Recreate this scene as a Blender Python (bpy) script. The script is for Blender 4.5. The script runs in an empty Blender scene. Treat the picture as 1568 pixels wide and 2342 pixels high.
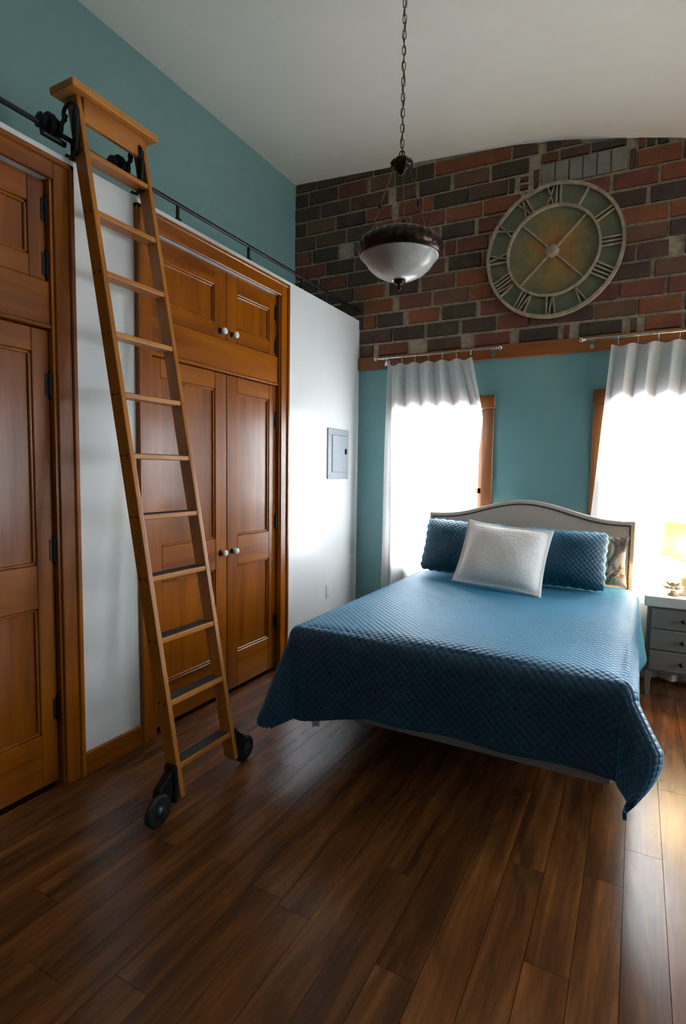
import bpy, bmesh, math, random
from mathutils import Vector, Matrix
random.seed(7)
SC = bpy.context.scene
C = SC.collection
PI = math.pi

# ------------------------------------------------------------------ camera, world, light, exposure
XL, D = -2.15, 4.257            # face of the closet wall, face of the brick wall
H = 1.387                       # eye height
def set_camera():
    f, yaw, pit, rol = 1250.65, .492911, -.073326, .013472
    cy_, sy_ = math.cos(yaw), math.sin(yaw)
    F = Vector((-sy_*math.cos(pit), cy_*math.cos(pit), math.sin(pit)))
    r = Vector((cy_, sy_, 0)); u = r.cross(F)
    r2 = r*math.cos(rol)+u*math.sin(rol); u2 = -r*math.sin(rol)+u*math.cos(rol)
    cam = bpy.data.cameras.new('camera'); o = bpy.data.objects.new('camera', cam); C.objects.link(o)
    m = Matrix((r2, u2, -F)).transposed().to_4x4(); m.translation = (0, 0, H)
    o.matrix_world = m
    cam.sensor_fit = 'VERTICAL'; cam.sensor_height = 36; cam.sensor_width = 36
    cam.lens = 36*f/2342; cam.clip_start = .05
    SC.camera = o
set_camera()
w = bpy.data.worlds.new('sky'); SC.world = w; w.use_nodes = True
bg = w.node_tree.nodes['Background']; bg.inputs[0].default_value = (.86, .93, 1, 1); bg.inputs[1].default_value = 3.0
def area(name, loc, rot, sx, sy, power, col):
    l = bpy.data.lights.new(name, 'AREA'); l.shape = 'RECTANGLE'; l.size = sx; l.size_y = sy
    l.energy = power; l.color = col
    o = bpy.data.objects.new(name, l); C.objects.link(o); o.location = loc; o.rotation_euler = rot
    return o
DAY = (.84, .92, 1)
WINS = [(-1.78, -1.07), (-.215, .47), (1.25, 1.95)]      # glazed openings of the back wall (x range)
WZ0, WZ1 = .62, 1.885
for a, b in WINS:                                        # daylight standing outside each window
    area('window_daylight', ((a+b)/2, D+.42, (WZ0+WZ1)/2), (-PI/2, 0, 0), b-a+.3, WZ1-WZ0+.3, 230, DAY)
RW = [(2.15, 2.95), (3.3, 4.05)]                              # windows of the wall to the right, outside the picture
for (a, b), pw_ in zip(RW, (10, 50)):
    area('window_daylight', (2.6+.42, (a+b)/2, 1.4), (0, PI/2, 0), 1.6, b-a+.2, pw_, DAY)
vs = SC.view_settings
SC.display_settings.display_device = 'sRGB'
vs.view_transform = 'Standard'; vs.look = 'None'; vs.gamma = 1; vs.use_curve_mapping = False
vs.exposure = .68

# ------------------------------------------------------------------ materials
def s2l(c):
    return tuple((x/12.92 if x <= .04045 else ((x+.055)/1.055)**2.4) for x in [v/255 for v in c]) + (1,)
class NT:
    def __init__(s, name):
        s.m = bpy.data.materials.new(name); s.m.use_nodes = True
        s.t = s.m.node_tree; s.b = s.t.nodes['Principled BSDF']; s.out = s.t.nodes['Material Output']
    def n(s, typ, **k):
        x = s.t.nodes.new(typ)
        for a, v in k.items(): setattr(x, a, v)
        return x
    def l(s, a, b): s.t.links.new(a, b)
    def coords(s, scale, rnd=0, kind='Object'):
        tc = s.n('ShaderNodeTexCoord'); mp = s.n('ShaderNodeMapping'); mp.inputs['Scale'].default_value = scale
        s.l(tc.outputs[kind], mp.inputs['Vector'])
        if rnd:
            oi = s.n('ShaderNodeObjectInfo'); mu = s.n('ShaderNodeMath', operation='MULTIPLY'); mu.inputs[1].default_value = rnd
            s.l(oi.outputs['Random'], mu.inputs[0]); s.l(mu.outputs[0], mp.inputs['Location'])
        return mp.outputs[0]
    def noise(s, vec, scale=1, detail=4, rough=.55, dist=0):
        x = s.n('ShaderNodeTexNoise'); x.inputs['Scale'].default_value = scale; x.inputs['Detail'].default_value = detail
        x.inputs['Roughness'].default_value = rough; x.inputs['Distortion'].default_value = dist
        s.l(vec, x.inputs['Vector']); return x.outputs['Fac']
    def ramp(s, fac, stops):
        x = s.n('ShaderNodeValToRGB'); e = x.color_ramp.elements
        while len(e) < len(stops): e.new(.5)
        for i, (p, c) in enumerate(stops): e[i].position = p; e[i].color = c
        s.l(fac, x.inputs[0]); return x.outputs[0]
    def mix(s, fac, a, b, mode='MIX'):
        x = s.n('ShaderNodeMix', data_type='RGBA', blend_type=mode)
        for sock, v in ((x.inputs[0], fac), (x.inputs[6], a), (x.inputs[7], b)):
            if hasattr(v, 'is_output'): s.l(v, sock)
            else: sock.default_value = v
        return x.outputs[2]
    def bump(s, h, strength=.3, dist=.002):
        x = s.n('ShaderNodeBump'); x.inputs['Strength'].default_value = strength; x.inputs['Distance'].default_value = dist
        s.l(h, x.inputs['Height']); s.l(x.outputs[0], s.b.inputs['Normal'])
    def set(s, col=None, rough=None, metal=None, spec=None):
        if col is not None:
            if hasattr(col, 'is_output'): s.l(col, s.b.inputs['Base Color'])
            else: s.b.inputs['Base Color'].default_value = col
        if rough is not None: s.b.inputs['Roughness'].default_value = rough
        if metal is not None: s.b.inputs['Metallic'].default_value = metal
        if spec is not None: s.b.inputs['Specular IOR Level'].default_value = spec
        return s.m
def plain(name, rgb, rough=.5, metal=0, spec=.5, var=.06, scale=40):
    t = NT(name); c = s2l(rgb)
    f = t.noise(t.coords((1, 1, 1), 5), scale, 3)
    d = tuple(max(0, x*(1-var*2)) for x in c[:3])+(1,); u = tuple(min(1, x*(1+var)) for x in c[:3])+(1,)
    return t.set(t.ramp(f, [(.3, d), (.7, u)]), rough, metal, spec)
def wood(name, dark, mid, light, axis, rough=.3, sc=9, stretch=.07, bl=1.6, spec=.5, coat=0):
    t = NT(name); v = [1, 1, 1]; v[axis] = stretch
    f = t.noise(t.coords(v, 9), sc, 6, .62, .6)
    c = t.ramp(f, [(.28, s2l(dark)), (.5, s2l(mid)), (.72, s2l(light))])
    v2 = [1, 1, 1]; v2[axis] = .35
    g = t.noise(t.coords(v2, 17), bl, 3, .6, .3)
    c = t.mix(t.ramp(g, [(.35, (0, 0, 0, 1)), (.7, (.55, .55, .55, 1))]), c, s2l(dark))
    t.bump(f, .08, .001)
    if coat: t.b.inputs['Coat Weight'].default_value = coat; t.b.inputs['Coat Roughness'].default_value = .12
    return t.set(c, rough, 0, spec)
M = {}
M['white_wall'] = plain('white_wall_paint', (222, 222, 220), .2, spec=.65, var=.01, scale=6)
M['teal_low'] = plain('window_lit_teal_paint', (112, 158, 162), .42, var=.02, scale=5)  # wall teal with window spill and bloom put in as a lighter blue
M['ceiling'] = plain('ceiling_paint', (226, 223, 214), .8, var=.01, scale=4)
M['teal'] = plain('teal_wall_paint', (116, 150, 148), .42, var=.02, scale=5)
CW = ((98, 45, 0), (148, 78, 0), (174, 98, 3))
M['closet_v'] = wood('closet_wood_upright', *CW, 2, .3, spec=.38, coat=.15)
M['closet_h'] = wood('closet_wood_level', *CW, 1, .3, spec=.38, coat=.15)
M['ladder_v'] = wood('ladder_wood_upright', (142, 80, 15), (178, 109, 26), (198, 128, 40), 2, .38, bl=1)
M['ladder_h'] = wood('ladder_wood_level', (150, 86, 24), (188, 118, 42), (208, 140, 60), 1, .38, bl=1)
M['trim_h'] = wood('window_wood_level', (92, 46, 14), (136, 74, 24), (160, 94, 38), 0, .35)
M['trim_v'] = wood('window_wood_upright', (92, 50, 20), (136, 80, 36), (160, 102, 52), 2, .35)
M['black'] = plain('black_iron', (22, 21, 22), .45, .3)
M['hub'] = plain('dark_steel_hub', (72, 72, 74), .35, .7)
M['rubber'] = plain('black_rubber', (24, 24, 25), .6)
M['pad'] = plain('grit_tread_pad', (52, 52, 54), .85, var=.2, scale=300)
M['porcelain'] = plain('white_porcelain', (238, 236, 230), .12, var=.01)
M['bronze'] = plain('dark_bronze', (58, 44, 36), .28, .85, var=.25, scale=30)
M['brass'] = plain('aged_brass_chain', (112, 92, 66), .35, .85, var=.2)
M['chrome'] = plain('brushed_nickel', (205, 202, 196), .2, 1, var=.03)
M['grey_metal'] = plain('grey_enamel', (150, 156, 160), .35, var=.02)
M['plate'] = plain('outlet_plate', (214, 214, 212), .4, var=.01)
M['dark'] = plain('dark_gap', (12, 10, 9), .9)
M['linen'] = plain('headboard_linen', (196, 184, 172), .9, var=.08, scale=300)
M['nail'] = plain('nailhead_bronze', (82, 70, 58), .35, .8)
M['boxfab'] = plain('box_spring_fabric', (150, 150, 152), .9, var=.05, scale=120)
M['sheet'] = plain('white_sheet', (220, 218, 214), .85, var=.02)
M['whitefurn'] = plain('white_furniture_paint', (214, 212, 208), .4, var=.02)
M['shadedfurn'] = plain('shaded_furniture_paint', (122, 118, 112), .45, var=.03)  # shade on the nightstand body put into its colour as grey
M['gold'] = plain('gold_metal', (206, 160, 84), .3, .9)
M['shell'] = plain('beige_ceramic_flower', (206, 186, 152), .5, var=.15, scale=50)
M['ceramic'] = plain('white_ceramic', (236, 232, 222), .25, var=.02)
M['ring'] = plain('weathered_clock_metal', (160, 144, 122), .6, .1, var=.18, scale=25)
M['mortar'] = plain('mortar', (178, 162, 138), .95, var=.18, scale=35)
M['block'] = plain('grey_glazed_block', (124, 119, 108), .25, var=.1, scale=18)
M['cord'] = plain('brown_cord', (84, 62, 40), .7)
def brickmat(code, a, b):
    t = NT('brick_'+code)
    f = t.noise(t.coords((1, 1, 1), 13), 9, 5, .65); g = t.noise(t.coords((1, 1, 1), 5), 70, 3)
    c = t.ramp(f, [(.3, s2l(a)), (.72, s2l(b))])
    c = t.mix(t.ramp(g, [(.45, (0, 0, 0, 1)), (.8, (.35, .35, .35, 1))]), c, s2l((70, 60, 52)))
    t.bump(g, .5, .003)
    return t.set(c, .75, 0, .35)
BM = {'K': brickmat('charcoal', (58, 47, 40), (84, 67, 55)), 'D': brickmat('dark_brown', (72, 54, 46), (100, 70, 55)),
      'B': brickmat('brown', (90, 66, 50), (118, 80, 56)), 'R': brickmat('red', (96, 56, 44), (126, 70, 52)),
      'O': brickmat('orange', (112, 66, 42), (144, 82, 50))}
def floor_mat():
    t = NT('laminate_plank')
    f = t.noise(t.coords((1, .06, 1), 31, 'Object'), 13, 6, .65, 1.2)
    g = t.noise(t.coords((1, .22, 1), 57, 'Object'), 7, 4, .6, .8)
    c = t.ramp(f, [(.25, s2l((58, 33, 16))), (.5, s2l((114, 67, 31))), (.75, s2l((154, 96, 48)))])
    c = t.mix(t.ramp(g, [(.38, (0, 0, 0, 1)), (.68, (.75, .75, .75, 1))]), c, s2l((48, 28, 16)))
    oi = t.n('ShaderNodeObjectInfo')
    c = t.mix(t.ramp(oi.outputs['Random'], [(0, (.0, .0, .0, 1)), (1, (.2, .2, .2, 1))]), c, s2l((62, 36, 18)))
    t.bump(f, .06, .001)
    return t.set(c, .27, 0, .5)
M['floor'] = floor_mat()
def quilt_mat(name, rgb, cell, up=.8):
    t = NT(name)
    uv = t.n('ShaderNodeUVMap'); sx = t.n('ShaderNodeSeparateXYZ'); t.l(uv.outputs[0], sx.inputs[0])
    def m(op, a, b=None):
        x = t.n('ShaderNodeMath', operation=op)
        for i, v in enumerate((a, b)):
            if v is None: continue
            if hasattr(v, 'is_output'): t.l(v, x.inputs[i])
            else: x.inputs[i].default_value = v
        return x.outputs[0]
    k = PI/cell
    p = m('ABSOLUTE', m('SINE', m('MULTIPLY', m('ADD', sx.outputs[0], sx.outputs[1]), k)))
    q = m('ABSOLUTE', m('SINE', m('MULTIPLY', m('SUBTRACT', sx.outputs[0], sx.outputs[1]), k)))
    h = m('POWER', m('MULTIPLY', p, q), .5)
    t.bump(h, up, .006)
    c = s2l(rgb); n = t.noise(t.coords((1, 1, 1)), 60, 3)
    d = tuple(x*.82 for x in c[:3])+(1,)
    t.set(t.ramp(n, [(.3, d), (.7, c)]), .5, 0, .5)
    t.b.inputs['Sheen Weight'].default_value = .7; t.b.inputs['Sheen Roughness'].default_value = .45; t.b.inputs['Sheen Tint'].default_value = (.16, .64, 1, 1)
    return t.m
M['quilt'] = quilt_mat('quilted_blue_cotton', (5, 60, 90), .034, .55)
M['sham'] = quilt_mat('quilted_teal_sham', (8, 70, 94), .034, .5)
def cloth_white():
    t = NT('white_lace_cotton'); v = t.coords((1, 1, 1), 0, 'UV')
    x = t.n('ShaderNodeTexVoronoi'); x.inputs['Scale'].default_value = 55; t.l(v, x.inputs['Vector'])
    t.bump(x.outputs['Distance'], .5, .003)
    return t.set(s2l((240, 235, 230)), .9)
M['lace'] = cloth_white()
def grey_pattern():
    t = NT('grey_swirl_cotton'); f = t.noise(t.coords((1, 1, .5)), 9, 4, .6, 2.5)
    return t.set(t.ramp(f, [(.38, s2l((60, 56, 54))), (.5, s2l((120, 108, 96))), (.6, s2l((196, 182, 162)))]), .85)
M['greypil'] = grey_pattern()
def curtain_mat():
    t = NT('white_sheer_curtain')
    d = t.n('ShaderNodeBsdfDiffuse'); tr = t.n('ShaderNodeBsdfTranslucent'); mx = t.n('ShaderNodeMixShader')
    f = t.noise(t.coords((1, 1, 1)), 90, 3); c = t.ramp(f, [(.3, (.74, .74, .73, 1)), (.7, (.84, .84, .83, 1))])
    t.l(c, d.inputs[0]); t.l(c, tr.inputs[0])
    mx.inputs[0].default_value = .55; t.l(d.outputs[0], mx.inputs[1]); t.l(tr.outputs[0], mx.inputs[2])
    t.l(mx.outputs[0], t.out.inputs[0]); return t.m
M['curtain'] = curtain_mat()
def shade_mat():
    t = NT('cream_lamp_shade')
    d = t.n('ShaderNodeBsdfDiffuse'); tr = t.n('ShaderNodeBsdfTranslucent'); mx = t.n('ShaderNodeMixShader')
    f = t.noise(t.coords((1, 1, 1)), 120, 2); c = t.ramp(f, [(.3, (.74, .62, .30, 1)), (.7, (.80, .69, .37, 1))])
    t.l(c, d.inputs[0]); t.l(c, tr.inputs[0])
    mx.inputs[0].default_value = .09; t.l(d.outputs[0], mx.inputs[1]); t.l(tr.outputs[0], mx.inputs[2])
    t.l(mx.outputs[0], t.out.inputs[0]); return t.m
M['shade'] = shade_mat()
def glass_mat():
    t = NT('window_glass')
    a = t.n('ShaderNodeBsdfTransparent'); g = t.n('ShaderNodeBsdfGlossy'); g.inputs['Roughness'].default_value = .02
    fr = t.n('ShaderNodeFresnel'); fr.inputs[0].default_value = 1.45; mx = t.n('ShaderNodeMixShader')
    t.l(fr.outputs[0], mx.inputs[0]); t.l(a.outputs[0], mx.inputs[1]); t.l(g.outputs[0], mx.inputs[2])
    t.l(mx.outputs[0], t.out.inputs[0]); return t.m
M['glass'] = glass_mat()
def alabaster():
    t = NT('alabaster_glass'); f = t.noise(t.coords((1, 1, 1)), 7, 4, .5, 1.5)
    c = t.ramp(f, [(.3, s2l((200, 196, 190))), (.7, s2l((236, 234, 230)))])
    t.set(c, .22, 0, .5)
    t.b.inputs['Transmission Weight'].default_value = .0
    tr = t.n('ShaderNodeBsdfTranslucent'); t.l(c, tr.inputs[0]); mx = t.n('ShaderNodeMixShader'); mx.inputs[0].default_value = .4
    t.l(t.b.outputs[0], mx.inputs[1]); t.l(tr.outputs[0], mx.inputs[2]); t.l(mx.outputs[0], t.out.inputs[0])
    return t.m
M['alabaster'] = alabaster()
def clock_face():
    t = NT('clock_patina')
    tc = t.n('ShaderNodeTexCoord'); ln = t.n('ShaderNodeVectorMath', operation='LENGTH'); t.l(tc.outputs['Object'], ln.inputs[0])
    n = t.noise(t.coords((1, 1, 2.2)), 5, 5, .6, .5)
    ad = t.n('ShaderNodeMath', operation='MULTIPLY_ADD'); ad.inputs[1].default_value = .55; t.l(n, ad.inputs[0]); t.l(ln.outputs['Value'], ad.inputs[2])
    c = t.ramp(ad.outputs[0], [(.30, s2l((164, 108, 44))), (.43, s2l((142, 112, 56))), (.54, s2l((112, 110, 78))), (.72, s2l((94, 104, 86)))])
    g = t.noise(t.coords((1, 1, 1)), 14, 4)
    c = t.mix(t.ramp(g, [(.45, (0, 0, 0, 1)), (.7, (.5, .5, .5, 1))]), c, s2l((84, 86, 60)))
    return t.set(c, .6)
M['face'] = clock_face()

# ------------------------------------------------------------------ mesh helpers
class MB:
    def __init__(s): s.v = []; s.f = []; s.uv = None
    def add(s, vs, fs):
        n = len(s.v); s.v += [tuple(v) for v in vs]; s.f += [tuple(i+n for i in f) for f in fs]; return s
    def box(s, x0, x1, y0, y1, z0, z1):
        return s.add([(x0,y0,z0),(x1,y0,z0),(x1,y1,z0),(x0,y1,z0),(x0,y0,z1),(x1,y0,z1),(x1,y1,z1),(x0,y1,z1)],
              [(0,3,2,1),(4,5,6,7),(0,1,5,4),(1,2,6,5),(2,3,7,6),(3,0,4,7)])
    def hexa(s, p):   # 8 points ordered like box
        return s.add(p, [(0,3,2,1),(4,5,6,7),(0,1,5,4),(1,2,6,5),(2,3,7,6),(3,0,4,7)])
    def prism(s, poly, y0, y1):   # polygon in x,z drawn out along y
        n = len(poly)
        return s.add([(x,y0,z) for x,z in poly]+[(x,y1,z) for x,z in poly],
              [tuple(range(n)), tuple(range(2*n-1, n-1, -1))]+[(i, i+n, (i+1) % n+n, (i+1) % n) for i in range(n)])
    def tube(s, pts, r, n=8, closed=False, caps=True):
        pts = [Vector(p) for p in pts]; m = len(pts); rs = r if isinstance(r, (list, tuple)) else [r]*m
        up = None; rings = []
        for i, p in enumerate(pts):
            t = (pts[(i+1) % m]-pts[i-1]) if closed else (pts[min(i+1, m-1)]-pts[max(i-1, 0)])
            t.normalize()
            if up is None: up = t.orthogonal().normalized()
            a = (up-t*up.dot(t)).normalized(); up = a; b = t.cross(a)
            rings.append([p+(a*math.cos(2*PI*k/n)+b*math.sin(2*PI*k/n))*rs[i] for k in range(n)])
        vs = [v for rg in rings for v in rg]; fs = []
        for i in range(m if closed else m-1):
            for k in range(n):
                j = (i+1) % m
                fs.append((i*n+k, i*n+(k+1) % n, j*n+(k+1) % n, j*n+k))
        if caps and not closed: fs += [tuple(range(n-1, -1, -1)), tuple(range((m-1)*n, m*n))]
        return s.add(vs, fs)
    def lathe(s, prof, c=(0,0,0), n=32, axis='z', bump=None):
        vs = []; fs = []
        for i, (r, h) in enumerate(prof):
            for k in range(n):
                a = 2*PI*k/n; rr = r*(1+(bump(i, k, a) if bump else 0)); x, y = rr*math.cos(a), rr*math.sin(a)
                p = {'z': (x, y, h), 'x': (h, x, y), 'y': (x, h, y)}[axis]
                vs.append((p[0]+c[0], p[1]+c[1], p[2]+c[2]))
        for i in range(len(prof)-1):
            for k in range(n): fs.append((i*n+k, i*n+(k+1) % n, (i+1)*n+(k+1) % n, (i+1)*n+k))
        fs += [tuple(range(n-1, -1, -1)), tuple(range((len(prof)-1)*n, len(prof)*n))]
        return s.add(vs, fs)
    def ball(s, c, r, n=10, sx=1, sy=1, sz=1):
        m = n//2
        prof = [(math.sin(PI*i/m)*r+1e-5, -math.cos(PI*i/m)*r) for i in range(m+1)]
        k = len(s.v); s.lathe(prof, (0,0,0), n)
        s.v[k:] = [(c[0]+x*sx, c[1]+y*sy, c[2]+z*sz) for x, y, z in s.v[k:]]
        return s
    def build(s, name, mat, parent=None, smooth=False, bevel=0, origin=None, seg=1):
        me = bpy.data.meshes.new(name)
        o = Vector(origin) if origin is not None else (Vector(parent['o_']) if parent is not None else Vector((0,0,0)))
        me.from_pydata([Vector(v)-o for v in s.v], [], s.f)
        bm = bmesh.new(); bm.from_mesh(me)
        bmesh.ops.recalc_face_normals(bm, faces=bm.faces)
        if bevel:
            es = [e for e in bm.edges if len(e.link_faces) == 2 and e.calc_face_angle(0) > .5]
            bmesh.ops.bevel(bm, geom=es, offset=bevel, segments=seg, profile=.6, affect='EDGES', clamp_overlap=True)
        bm.to_mesh(me); bm.free()
        if s.uv:
            ul = me.uv_layers.new(name='UVMap')
            for lp in me.loops: ul.data[lp.index].uv = s.uv[lp.vertex_index]
        if smooth:
            for p in me.polygons: p.use_smooth = True
            if smooth == 2:
                me.set_sharp_from_angle(angle=.6)
        if mat is not None: me.materials.append(mat)
        ob = bpy.data.objects.new(name, me); C.objects.link(ob)
        TMP.append(ob); ob['o_'] = tuple(o)
        if parent is not None:
            ob.parent = parent; ob.location = o-Vector(parent['o_'])
        else: ob.location = o
        return ob
TMP = []
def tag(o, label, cat=None, group=None, kind=None):
    o['label'] = label
    if cat: o['category'] = cat
    if group: o['group'] = group
    if kind: o['kind'] = kind
    return o
def empty(name, loc, label, cat, group=None):
    o = bpy.data.objects.new(name, None); C.objects.link(o); o.location = loc; o['o_'] = tuple(loc); TMP.append(o)
    o.empty_display_size = .1
    return tag(o, label, cat, group)
def struct(name, mb, mat, label, **k):
    return tag(mb.build(name, mat, **k), label, kind='structure')
def bx(*a): return MB().box(*a)

# ------------------------------------------------------------------ the room shell
XR, YB = 2.6, -3.4
CEIL = [(-2.86, 3.93), (-2.805, 3.926), (-2.26, 3.888), (-1.49, 3.832), (-.91, 3.78), (-.536, 3.722), (-.18, 3.64), (.17, 3.55),
        (.6, 3.41), (1.1, 3.23), (1.7, 3.0), (2.7, 2.62)]
def ceil_z(x):
    for (a, za), (b, zb) in zip(CEIL, CEIL[1:]):
        if x <= b: return za+(zb-za)*(x-a)/(b-a)
    return CEIL[-1][1]
fl = struct('floor', bx(-2.9, XR+.1, YB-.1, D+.1, -.12, -.012), M['floor'], 'dark brown laminate plank floor')
pw, pl = .122, 1.22
pm = None; x0 = .020-pw*19; col_i = 0
off = [random.random() for _ in range(60)]
for i in range(40):
    xa = x0+i*pw
    if xa < XL-.14 or xa > XR: continue
    y = YB-off[i]*pl
    while y < D:
        ya, yb = max(y, YB), min(y+pl, D)
        full = (yb-ya) > pl-.001
        if yb-ya > .05:
            if full and pm is not None:
                o = bpy.data.objects.new('plank', pm); C.objects.link(o)
            else:
                L = yb-ya; g = .0003; c = .0005
                o = MB().hexa([(g,g,-.012),(pw-g,g,-.012),(pw-g,L-g,-.012),(g,L-g,-.012),(g+c,g+c,0),(pw-g-c,g+c,0),(pw-g-c,L-g-c,0),(g+c,L-g-c,0)]).build('plank', M['floor'])
                if full: pm = o.data
            o.parent = fl; o.location = (xa, ya, 0)
        y += pl
cm = MB(); n = len(CEIL)
poly = CEIL+[(2.7, 4.1), (-2.86, 4.1)]
struct('ceiling', cm.prism(poly, YB-.1, D+.3), M['ceiling'], 'off-white vaulted plaster ceiling', smooth=2)
struct('wall_left', bx(-2.905, -2.805, YB-.1, D, 0, 3.95), M['teal'], 'teal painted upper wall behind the closet ledge')
# closet wall with two openings
OA, OB = (.35, 1.465), (1.965, 3.08); OZ = 2.55
wl = MB()
for a, b in ((YB, OA[0]), (OA[1], OB[0]), (OB[1], D)): wl.box(XL-.1, XL, a, b, 0, 2.67)
for a, b in (OA, OB): wl.box(XL-.1, XL, a, b, OZ, 2.67)
wl.box(-2.805, XL-.1, YB, D, 2.60, 2.67)
struct('wall_closet', wl, M['white_wall'], 'white painted closet wall with a flat ledge on top')
struct('wall_closet_inside', bx(-2.80, -2.78, YB, D, 0, 2.6), M['dark'], 'dark back of the closets')
struct('wall_right', (lambda m: [m.box(XR, XR+.2, a, b, 0, 3.2) for a, b in ((YB, RW[0][0]), (RW[0][1], RW[1][0]), (RW[1][1], D))] and
       [m.box(XR, XR+.2, a, b, z0, z1) for a, b in RW for z0, z1 in ((0, .65), (2.15, 3.2))] and m)(MB()), M['teal'], 'teal wall outside the picture')
struct('wall_rear', bx(-2.905, XR+.2, YB-.2, YB, 0, 4.1), M['teal'], 'teal wall behind the viewer')
# back wall, teal part with windows
BT = 2.262
wb = MB(); xs = [XL-.75]+[v for a in WINS for v in a]+[XR+.2]
for i in range(0, len(xs), 2): wb.box(xs[i], xs[i+1], D, D+.25, 0, BT)
for a, b in WINS: wb.box(a, b, D, D+.25, 0, WZ0); wb.box(a, b, D, D+.25, WZ1, BT)
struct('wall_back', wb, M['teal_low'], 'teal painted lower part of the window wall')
wbr = MB(); k = len(wbr.v)
pts = [(-2.905, BT)]+[(x, z+.05) for x, z in CEIL]+[(2.7, BT)]
wk = struct('wall_brick', wbr.prism(pts, D+.008, D+.25), M['mortar'], 'exposed old brick wall above the windows')
# bricks
BR = {
10:"-2809,-2684,K -2664,-2389,K -2367,-2099,R -2064,-1859,B -1842,-1676,K -1663,-1522,K -1506,-933,O -916,-737,D -679,-589,K",
9:"-2808,-2557,D -2538,-2269,D -2251,-1902,D -1834,-1668,D -1638,-1386,K -1356,-1086,B -1066,-799,K -101,-66,R -51,-1,K 13,75,K 87,158,B 177,347,R",
8:"-2807,-2701,D -2681,-2408,B -2389,-2115,K -2097,-1871,R -1809,-1616,R -1600,-1528,O -1515,-1237,K -1229,-949,D -938,-896,K -103,150,O 166,370,R",
7:"-2806,-2607,D -2587,-2302,D -2281,-2024,K -2003,-1851,O -1839,-1720,O -1698,-1562,R -1552,-1426,R -1410,-1133,O -1118,-851,O -825,-620,D -605,-455,B -440,-261,R -239,25,R 43,276,O",
6:"-2805,-2645,R -2622,-2360,K -2214,-2135,D -2110,-1910,K -1888,-1556,D -1525,-1469,B -1443,-1185,K -1153,-911,R -899,-806,R -273,-37,K -13,230,K",
5:"-2803,-2505,R -2489,-2218,K -2199,-1897,D -1876,-1730,B -1716,-1432,D -1411,-1332,R -1316,-1074,R -1062,-824,R -197,89,O 107,336,O",
4:"-2802,-2573,K -2553,-2287,R -2271,-1993,K -1976,-1713,D -1669,-1413,B -1382,-1126,K -161,95,B 108,328,K",
3:"-2801,-2493,K -2473,-2220,K -2201,-1921,O -1880,-1631,K -1603,-1332,B -1314,-1074,O -273,-92,D -73,110,D 199,385,K",
2:"-2800,-2491,K -2400,-2114,K -2099,-1849,O -1789,-1522,R -1496,-1215,B -1200,-1036,O -1025,-788,R -268,8,K 34,272,B",
1:"-2360,-2124,K -2115,-2001,O -1986,-1755,K -1705,-1450,O -1424,-1156,K -1121,-898,R -885,-649,D -636,-410,D -395,-183,R -170,93,R 113,330,R",
0:"-2140,-1849,D -1838,-1575,K -1545,-1288,K -1259,-1001,K -986,-761,R -747,-519,D -506,-332,D -318,-66,B -52,200,O 218,404,D",
-1:"-2141,-2020,D -1969,-1704,R -1539,-1264,D -1160,-890,R -825,-555,K -518,-478,R -412,-143,K -95,-54,B -9,202,O 224,394,R",
}
def zl(k, x): return 2.352 if k == -1 else 2.463+k*(.1256-.00198*(x+2.8))
def brick_mb(mb, xa, xb, z0a, z0b, z1a, z1b, dep=.02):
    j = lambda: random.uniform(-.0025, .0025)
    yf = D-.010+random.uniform(-.003, .003); c = .005
    mb.hexa([(xa+j(),D+.01,z0a+j()),(xb+j(),D+.01,z0b+j()),(xb-c,yf,z0b+c),(xa+c,yf,z0a+c),(xa+j(),D+.01,z1a+j()),(xb+j(),D+.01,z1b+j()),(xb-c,yf,z1b-c),(xa+c,yf,z1a-c)])
    return mb
def brick(xa, xb, k, code, kt=None):
    kt = kt if kt is not None else k+1; g = .009
    z0a, z0b = zl(k, xa)+g, zl(k, xb)+g
    z1a, z1b = min(zl(kt, xa)-g, ceil_z(xa)-.002), min(zl(kt, xb)-g, ceil_z(xb)-.002)
    if z1a-z0a < .012 or z1b-z0b < .012: return
    brick_mb(MB(), xa, xb, z0a, z0b, z1a, z1b).build('brick', BM[code], wk)
for k, row in BR.items():
    items = [(int(a)/1000, int(b)/1000, c) for a, b, c in (t.split(',') for t in row.split())]
    for a, b, c in items: brick(a, b, k, c)
    if 2 <= k <= 6:                                           # courses that pass behind the clock
        ea = max(b for a, b, c in items if b < -.6); eb = min(a for a, b, c in items if a > -.5)
        m = max(1, round((eb-ea)/.27))
        for i in range(m):
            a = ea+(eb-ea)*i/m+.012; b = ea+(eb-ea)*(i+1)/m-.0005-(0.011 if i == m-1 else 0); brick(a, b, k, random.choice('DDKBR'))
x = -2.80
for L, c in ((.2, 'D'), (.27, 'D'), (.25, 'D'), (.28, 'K'), (.26, 'R')): brick(x, x+L, 11, c); x += L+.014
for a, b, c in ((-.715,-.60,'R'), (-.585,-.40,'D'), (-.385,-.17,'K')): brick(a, b, 9.33, c, 10)
for a, b, c in ((-.58,-.45,'B'), (-.43,-.2,'K')): brick(a, b, 10, c)
for a, b, c in ((-.86,-.80,'R'),): brick(a, b, 8.06, c, 8.5); brick(a, b, 8.5, 'D', 8.95)
brick(-.765, -.728, 8.0, 'D', 9.2); brick(-.147, -.113, 8.0, 'D', 9.2)
BX = [-0.71, -0.619, -0.526, -0.438, -0.348, -0.261, -0.161]
for a, b in zip(BX, BX[1:]):
    MB().box(a+.003, b-.003, D-.012, D+.01, 3.442, 3.588).build('glazed_block', M['block'], wk, bevel=.004)
st = MB()
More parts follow.
